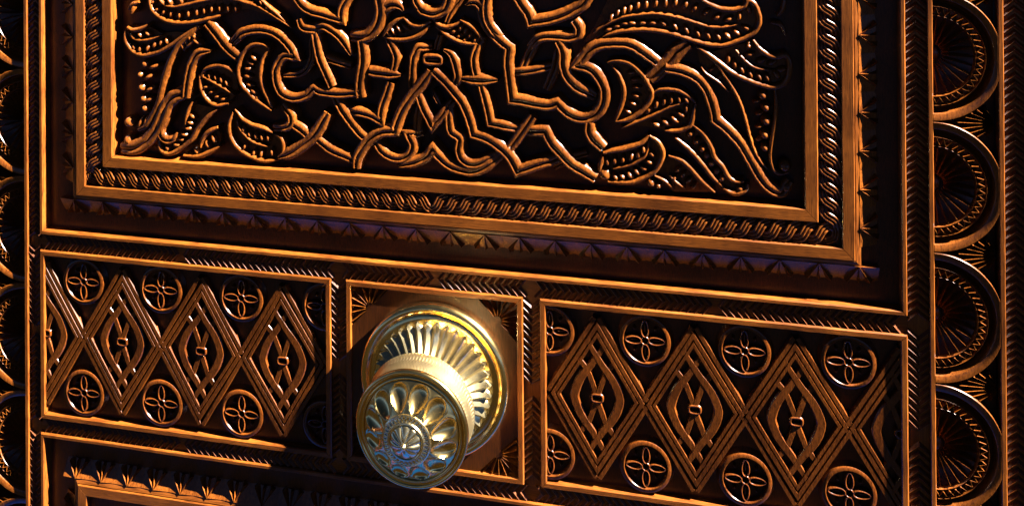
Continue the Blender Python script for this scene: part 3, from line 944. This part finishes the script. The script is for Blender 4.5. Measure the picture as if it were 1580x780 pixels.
# ------------------------------------------------------------------ square panel behind the knob
KX, KZ = 341.5, -51.0
kx0, kx1, kz0, kz1 = 260.4, 419.6, -131.7, 26.5
g = MB()
g.box(kx0 + 4, kx1 - 4, kz0 + 4, kz1 - 4, -11, -5.2)
kp = g.build('knob_panel', W_D, door)
frame_parts('frame_strip', (kx0, kx1, kz0, kz1), PRO_FRAME, kp)
ix0, ix1, iz0, iz1 = kx0 + 5.6, kx1 - 5.6, kz0 + 5.6, kz1 - 5.6
cut = 34.0
poly = []
for cx_, cz_, sx, sz, order in ((ix1, iz1, -1, -1, 0), (ix0, iz1, 1, -1, 1), (ix0, iz0, 1, 1, 2), (ix1, iz0, -1, 1, 3)):
    pa = Vector((cx_, cz_ + sz * cut))
    pb = Vector((cx_ + sx * cut, cz_))
    if order in (1, 3):
        pa, pb = pb, pa
    mid = (pa + pb) / 2
    d = (pb - pa).normalized()
    out = Vector((-sx, -sz)).normalized()
    seg = [pa, mid - d * 4.2]
    for i in range(7):
        q = math.pi * (1 - i / 6)
        seg.append(mid + d * 3.6 * math.cos(q) + out * (3.0 * math.sin(q) + .5))
    seg += [mid + d * 4.2, pb]
    poly += [tuple(p) for p in seg]
    f = MB()
    for i in range(9):
        ang = math.atan2(out.y, out.x) + (i - 4) * R_(21)
        dv = Vector((math.cos(ang), math.sin(ang)))
        tx = ((cx_ - mid.x) / dv.x) if dv.x * (cx_ - mid.x) > 0 else 1e9
        tz = ((cz_ - mid.y) / dv.y) if dv.y * (cz_ - mid.y) > 0 else 1e9
        L = min(abs(tx), abs(tz), 30) - 0.6
        s = mid + dv * 4.2
        e = mid + dv * L
        f.spike(s.x, s.y, e.x, e.y, .5, 2.2, -5.6, -1.0, -.6)
    f.build('corner_fan', W_C, kp, 25)
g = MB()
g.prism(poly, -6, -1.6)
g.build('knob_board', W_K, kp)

# ------------------------------------------------------------------ brass knob
NF = 36


def tri(x):
    x = x % 1.0
    return 1 - abs(2 * x - 1)


mb = MB()
base = [(66, -2), (66.3, 1.5), (65.6, 3.6), (64.2, 5.2), (62.4, 5.9), (60.6, 5.6), (59.2, 4.4), (58.4, 3.3), (57.4, 3.0), (56.6, 3.6), (53.6, 4.4), (52.6, 4.5)]
lathe(mb, base, 144, KX, KZ)
knob = mb.build('door_knob', B_P, door, 40)
knob['label'] = 'round brass door knob with fluted rose plate and petalled face'
mb = MB()


def flute(r, h, q, i):
    t = tri(q * NF / (2 * math.pi))
    f = (52.6 - r) / 28.0
    amp = 3.6 * (1 - .4 * f)
    if i == 0:
        return r, 4.0
    if i == 1:
        return r - (1 - t) * 4.2, 4.3
    if i == 2:
        return r - (1 - t) * 4.4, h + amp * (t - .15)
    return r, h + amp * (t - .45)


lathe(mb, [(52.6, 4.0), (52.2, 4.5), (51.6, 5.0), (47, 6.6), (42, 8.8), (37, 11.8), (32, 15.8), (28, 20.0), (25, 24.0)], NF * 8, KX, KZ, flute)
mb.build('fluted_cone', B_K, knob, 25)
mb = MB()
lathe(mb, [(26, 22), (23, 27), (20.5, 31), (20, 32), (22, 33.5), (28, 34.6), (40, 35.4), (43.2, 35.8)], 72, KX, KZ)
mb.build('neck', B_P, knob, 40)
mb = MB()
NK = 104


def knurl(r, h, q, i):
    t = tri(q * NK / (2 * math.pi) + h * .16)
    return r + (1.3 * (t ** .35) - 1.1 if 1 < i < 9 else 0), h


lathe(mb, [(42, 35.6), (45.2, 35.9)] + [(46.0 - .2 * i, 37.0 + i * 2.85) for i in range(7)] + [(44.8, 55.0), (44.6, 55.4), (44, 55.8)], NK * 6, KX, KZ, knurl)
mb.build('knurled_band', B_R, knob, 30)
mb = MB()
lathe(mb, [(44, 55.6), (45.6, 55.9), (46.6, 57.2), (46.6, 58.8), (45.6, 60.1), (44.2, 60.3), (43.3, 59.6), (42.9, 58.6), (42.2, 58.5), (41.6, 59.4), (40.8, 60.1), (39.9, 60.0), (39.3, 59.2), (38.8, 58.0)], 144, KX, KZ)
mb.build('rim', B_P, knob, 50)
mb = MB()
NP = 12


def petal(r, h, q, i):
    u = ((q * NP / (2 * math.pi)) % 1.0) * 2 - 1          # -1..1 across one petal
    wdt = r * math.pi / NP * .84
    y = u * r * math.pi / NP
    c_, l_ = 29.2, 8.7                                   # teardrop: centre radius and half length
    half = (.95 + .95 * (r - 22) / 15) * 4.8
    e = ((r - c_) / l_) ** 2 + (y / max(half, .5)) ** 2
    if e < 1:
        return r, h - 4.4 * (1 - e) ** .6
    if e < 1.35:
        return r, h + .55 * math.sin((e - 1) / .35 * math.pi)
    return r, h


rs = [39.0 - .6 * i for i in range(33)]
lathe(mb, [(r, 59.3 + (39 - r) * .66 - .004 * (39 - r) ** 2) for r in rs], 288, KX, KZ, petal)
mb.build('petalled_face', B_P, knob, 60)
mb = MB()
NB = 34


def beadring(r, h, q, i):
    return r, h + (1.1 * (tri(q * NB / (2 * math.pi)) ** .5) - .5 if i in (4, 5) else 0)


lathe(mb, [(20.2, 68.5), (20.0, 71.2), (19.2, 71.8), (18.4, 71.4), (17.6, 71.3), (16.0, 71.6), (15.2, 71.9), (14.6, 72.9), (13.6, 73.2), (12.8, 72.6)], NB * 6, KX, KZ, beadring)
mb.build('beaded_ring', B_K, knob, 40)
mb = MB()


def boss(r, h, q, i):
    t = abs(math.sin(q * 5))
    f = max(0.0, min(1.0, (r - 2.5) / 5))
    return r, h + 1.5 * f * (t ** .6 - .7) * (1 if r < 12.4 else 0)


lathe(mb, [(13, 71), (12.6, 72.6)] + [(12.2 - .85 * a, 73.0 + .62 * a - .02 * a * a) for a in range(12)] + [(2.3, 77.6), (2.3, 78.8), (1.5, 79.9), (0.01, 80.3)], 96, KX, KZ, boss)
mb.build('boss', B_K, knob, 45)


# ------------------------------------------------------------------ carved posts with half-round arches
def post(name, sgn, xe, hubs, label, far):
    """xe = x of the straight edge; the arches bulge towards sgn"""
    root = empty(name, xe + sgn * 25, ZB, label, 'door post', 'carved posts beside the door leaf')
    b = MB()
    x1 = xe + sgn * 47
    b.box(min(xe, x1), max(xe, x1), ZB, ZT, -45, -11)
    b.build('post_board', W_D, root)
    if sgn > 0:
        upright(x1, x1 + 4.0, ZB, ZT, -7, .6, root)
    else:
        upright(x1 - 4.0, x1, ZB, ZT, -7, .6, root)
    lo, hi = (xe, x1) if sgn > 0 else (x1, xe)
    clip = [((lo / 1000 - .00002, 0, 0), (-1, 0, 0)), ((hi / 1000 + .00002, 0, 0), (1, 0, 0))]

    def half(c, prof, zc, n=40):
        rows = []
        for i in range(n + 1):
            q = -math.pi / 2 + math.pi * i / n
            rows.append([(xe + sgn * r * math.cos(q), zc + r * math.sin(q), h) for r, h in prof])
        c.loft(rows)
    for zc in hubs:
        c = MB()
        half(c, [(50.5, -11), (50.4, -.6), (49.9, 0), (45.2, -.1), (44.6, -.6), (43.0, -8), (41, -9.5)], zc)
        arch = c.build('arch', W_C, root, 40, clip)
        c = MB()
        half(c, [(41.0, -9.5), (39.5, -7), (39.0, -1.6), (38.5, -.6), (38.0, -1.4), (37.6, -3.6), (32.2, -3.6), (31.9, -1.4), (31.4, -.6), (30.9, -1.6), (30.2, -5)], zc)
        c.build('ring', W_C, arch, 40)
        c = MB()
        nz = 22
        for i in range(nz):
            q0, q1 = -math.pi / 2 + math.pi * i / nz, -math.pi / 2 + math.pi * (i + .5) / nz
            q2 = -math.pi / 2 + math.pi * (i + 1) / nz
            for a, ra, b_, rb in ((q0, 32.4, q1, 37.0), (q1, 37.0, q2, 32.4)):
                c.spike(xe + sgn * ra * math.cos(a), zc + ra * math.sin(a), xe + sgn * rb * math.cos(b_), zc + rb * math.sin(b_), .75, .75, -3.7, -.35)
        z_ = c.build('zigzag', W_C, arch, 25)
        c = MB()
        half(c, [(30.2, -3.5), (27, -6.5), (20, -9), (10, -9.8), (1, -10)], zc)
        c.build('bowl', W_D, arch, 40)  # dark wood tone puts the shade inside the bowl into its colour
        c = MB()
        nr = 13
        for i in range(nr):
            q = -math.pi / 2 + math.pi * (i + .5) / nr
            c.spike(xe + sgn * 8.5 * math.cos(q), zc + 8.5 * math.sin(q), xe + sgn * 29.8 * math.cos(q), zc + 29.8 * math.sin(q), .4, 1.6, -9.9, -2.8, -0.9)
        c.build('fan', W_C, arch, 25)
        c = MB()
        rows = []
        for i in range(6):
            t = i / 5 * math.pi / 2
            rows.append([(xe + sgn * 7.8 * math.cos(t) * math.cos(q), zc + 7.8 * math.cos(t) * math.sin(q), -10 + 5.4 * math.sin(t)) for q in
                         [-math.pi / 2 + math.pi * k / 16 for k in range(17)]])
        c.loft(rows)
        c.build('hub', W_K, arch, 60)  # hub coloured dark to stand in for the shade it lies in
    for za in hubs[:-1]:
        zc = za - 50.6
        c = MB()
        for i in range(9):
            q = R_(-68 + 17 * i)
            L = 26 * math.cos(q) ** .4 if abs(i - 4) > 1 else 28
            ox = xe + sgn * 45.5
            c.spike(ox - sgn * 2.5 * math.cos(q), zc + 2.5 * math.sin(q), ox - sgn * L * math.cos(q), zc + L * math.sin(q) * .62, .5, 2.2, -11, -1.4, -.5)
        c.build('spandrel_fan', W_C, root, 25)
    return root


HUBR = [346.0 - 101.25 * k for k in range(7)]
post('carved_door_post', 1, 746.3, HUBR, 'carved wooden post with half-round fan arches bulging right, on the right of the knob', None)
lp = post('carved_door_post', -1, -61.8, [h + 1.8 for h in HUBR], 'carved wooden post with half-round fan arches, mostly cut off at the far left edge', None)

lp.location.y += 0.0014                               # this post stands a little behind the leaf

# neighbouring leaf on the far right: ridge and chevron stile only
nb = empty('carved_door', 840, ZB, 'narrow chevron carved strip of a second dark door leaf at the far right edge', 'door')
b = MB()
b.box(797.4, 880, ZB, ZT, -45, -11)
b.build('door_board', W_D, nb)
chevron_band(797.5, 814.0, ZB, ZT, [(ZD, ZT, 390)], nb, False)
upright(814.0, 819, ZB, ZT, -11, .6, nb)

# unseen ground, and a blue step added so that the brass reflects blue
def matte(name, c0, c1):
    mt = wood(name, (14, 14, 14), c0, c1, 0.05, 0.7)
    b = mt.node_tree.nodes['Principled BSDF']
    b.inputs['Specular IOR Level'].default_value = 0.0
    b.inputs['Coat Weight'].default_value = 0.0
    return mt


g = MB()
g.v = [(-6000, ZB, 12000), (6000, ZB, 12000), (6000, ZB, -45), (-6000, ZB, -45)]
g.f = [(0, 1, 2, 3)]
o = g.build('ground', matte('dark_pavement', (0.004, 0.003, 0.0012), (0.007, 0.005, 0.002)))
o['kind'] = 'structure'
g = MB()
g.v = []
g.box(-700, 1500, ZB + 4, ZB + 60, 20, 370)
o = g.build('step', matte('added_blue_reflector', (0.001, 0.018, 0.11), (0.0015, 0.023, 0.14)))  # invented block out of view, a blue reflector for the knob
o['kind'] = 'structure'
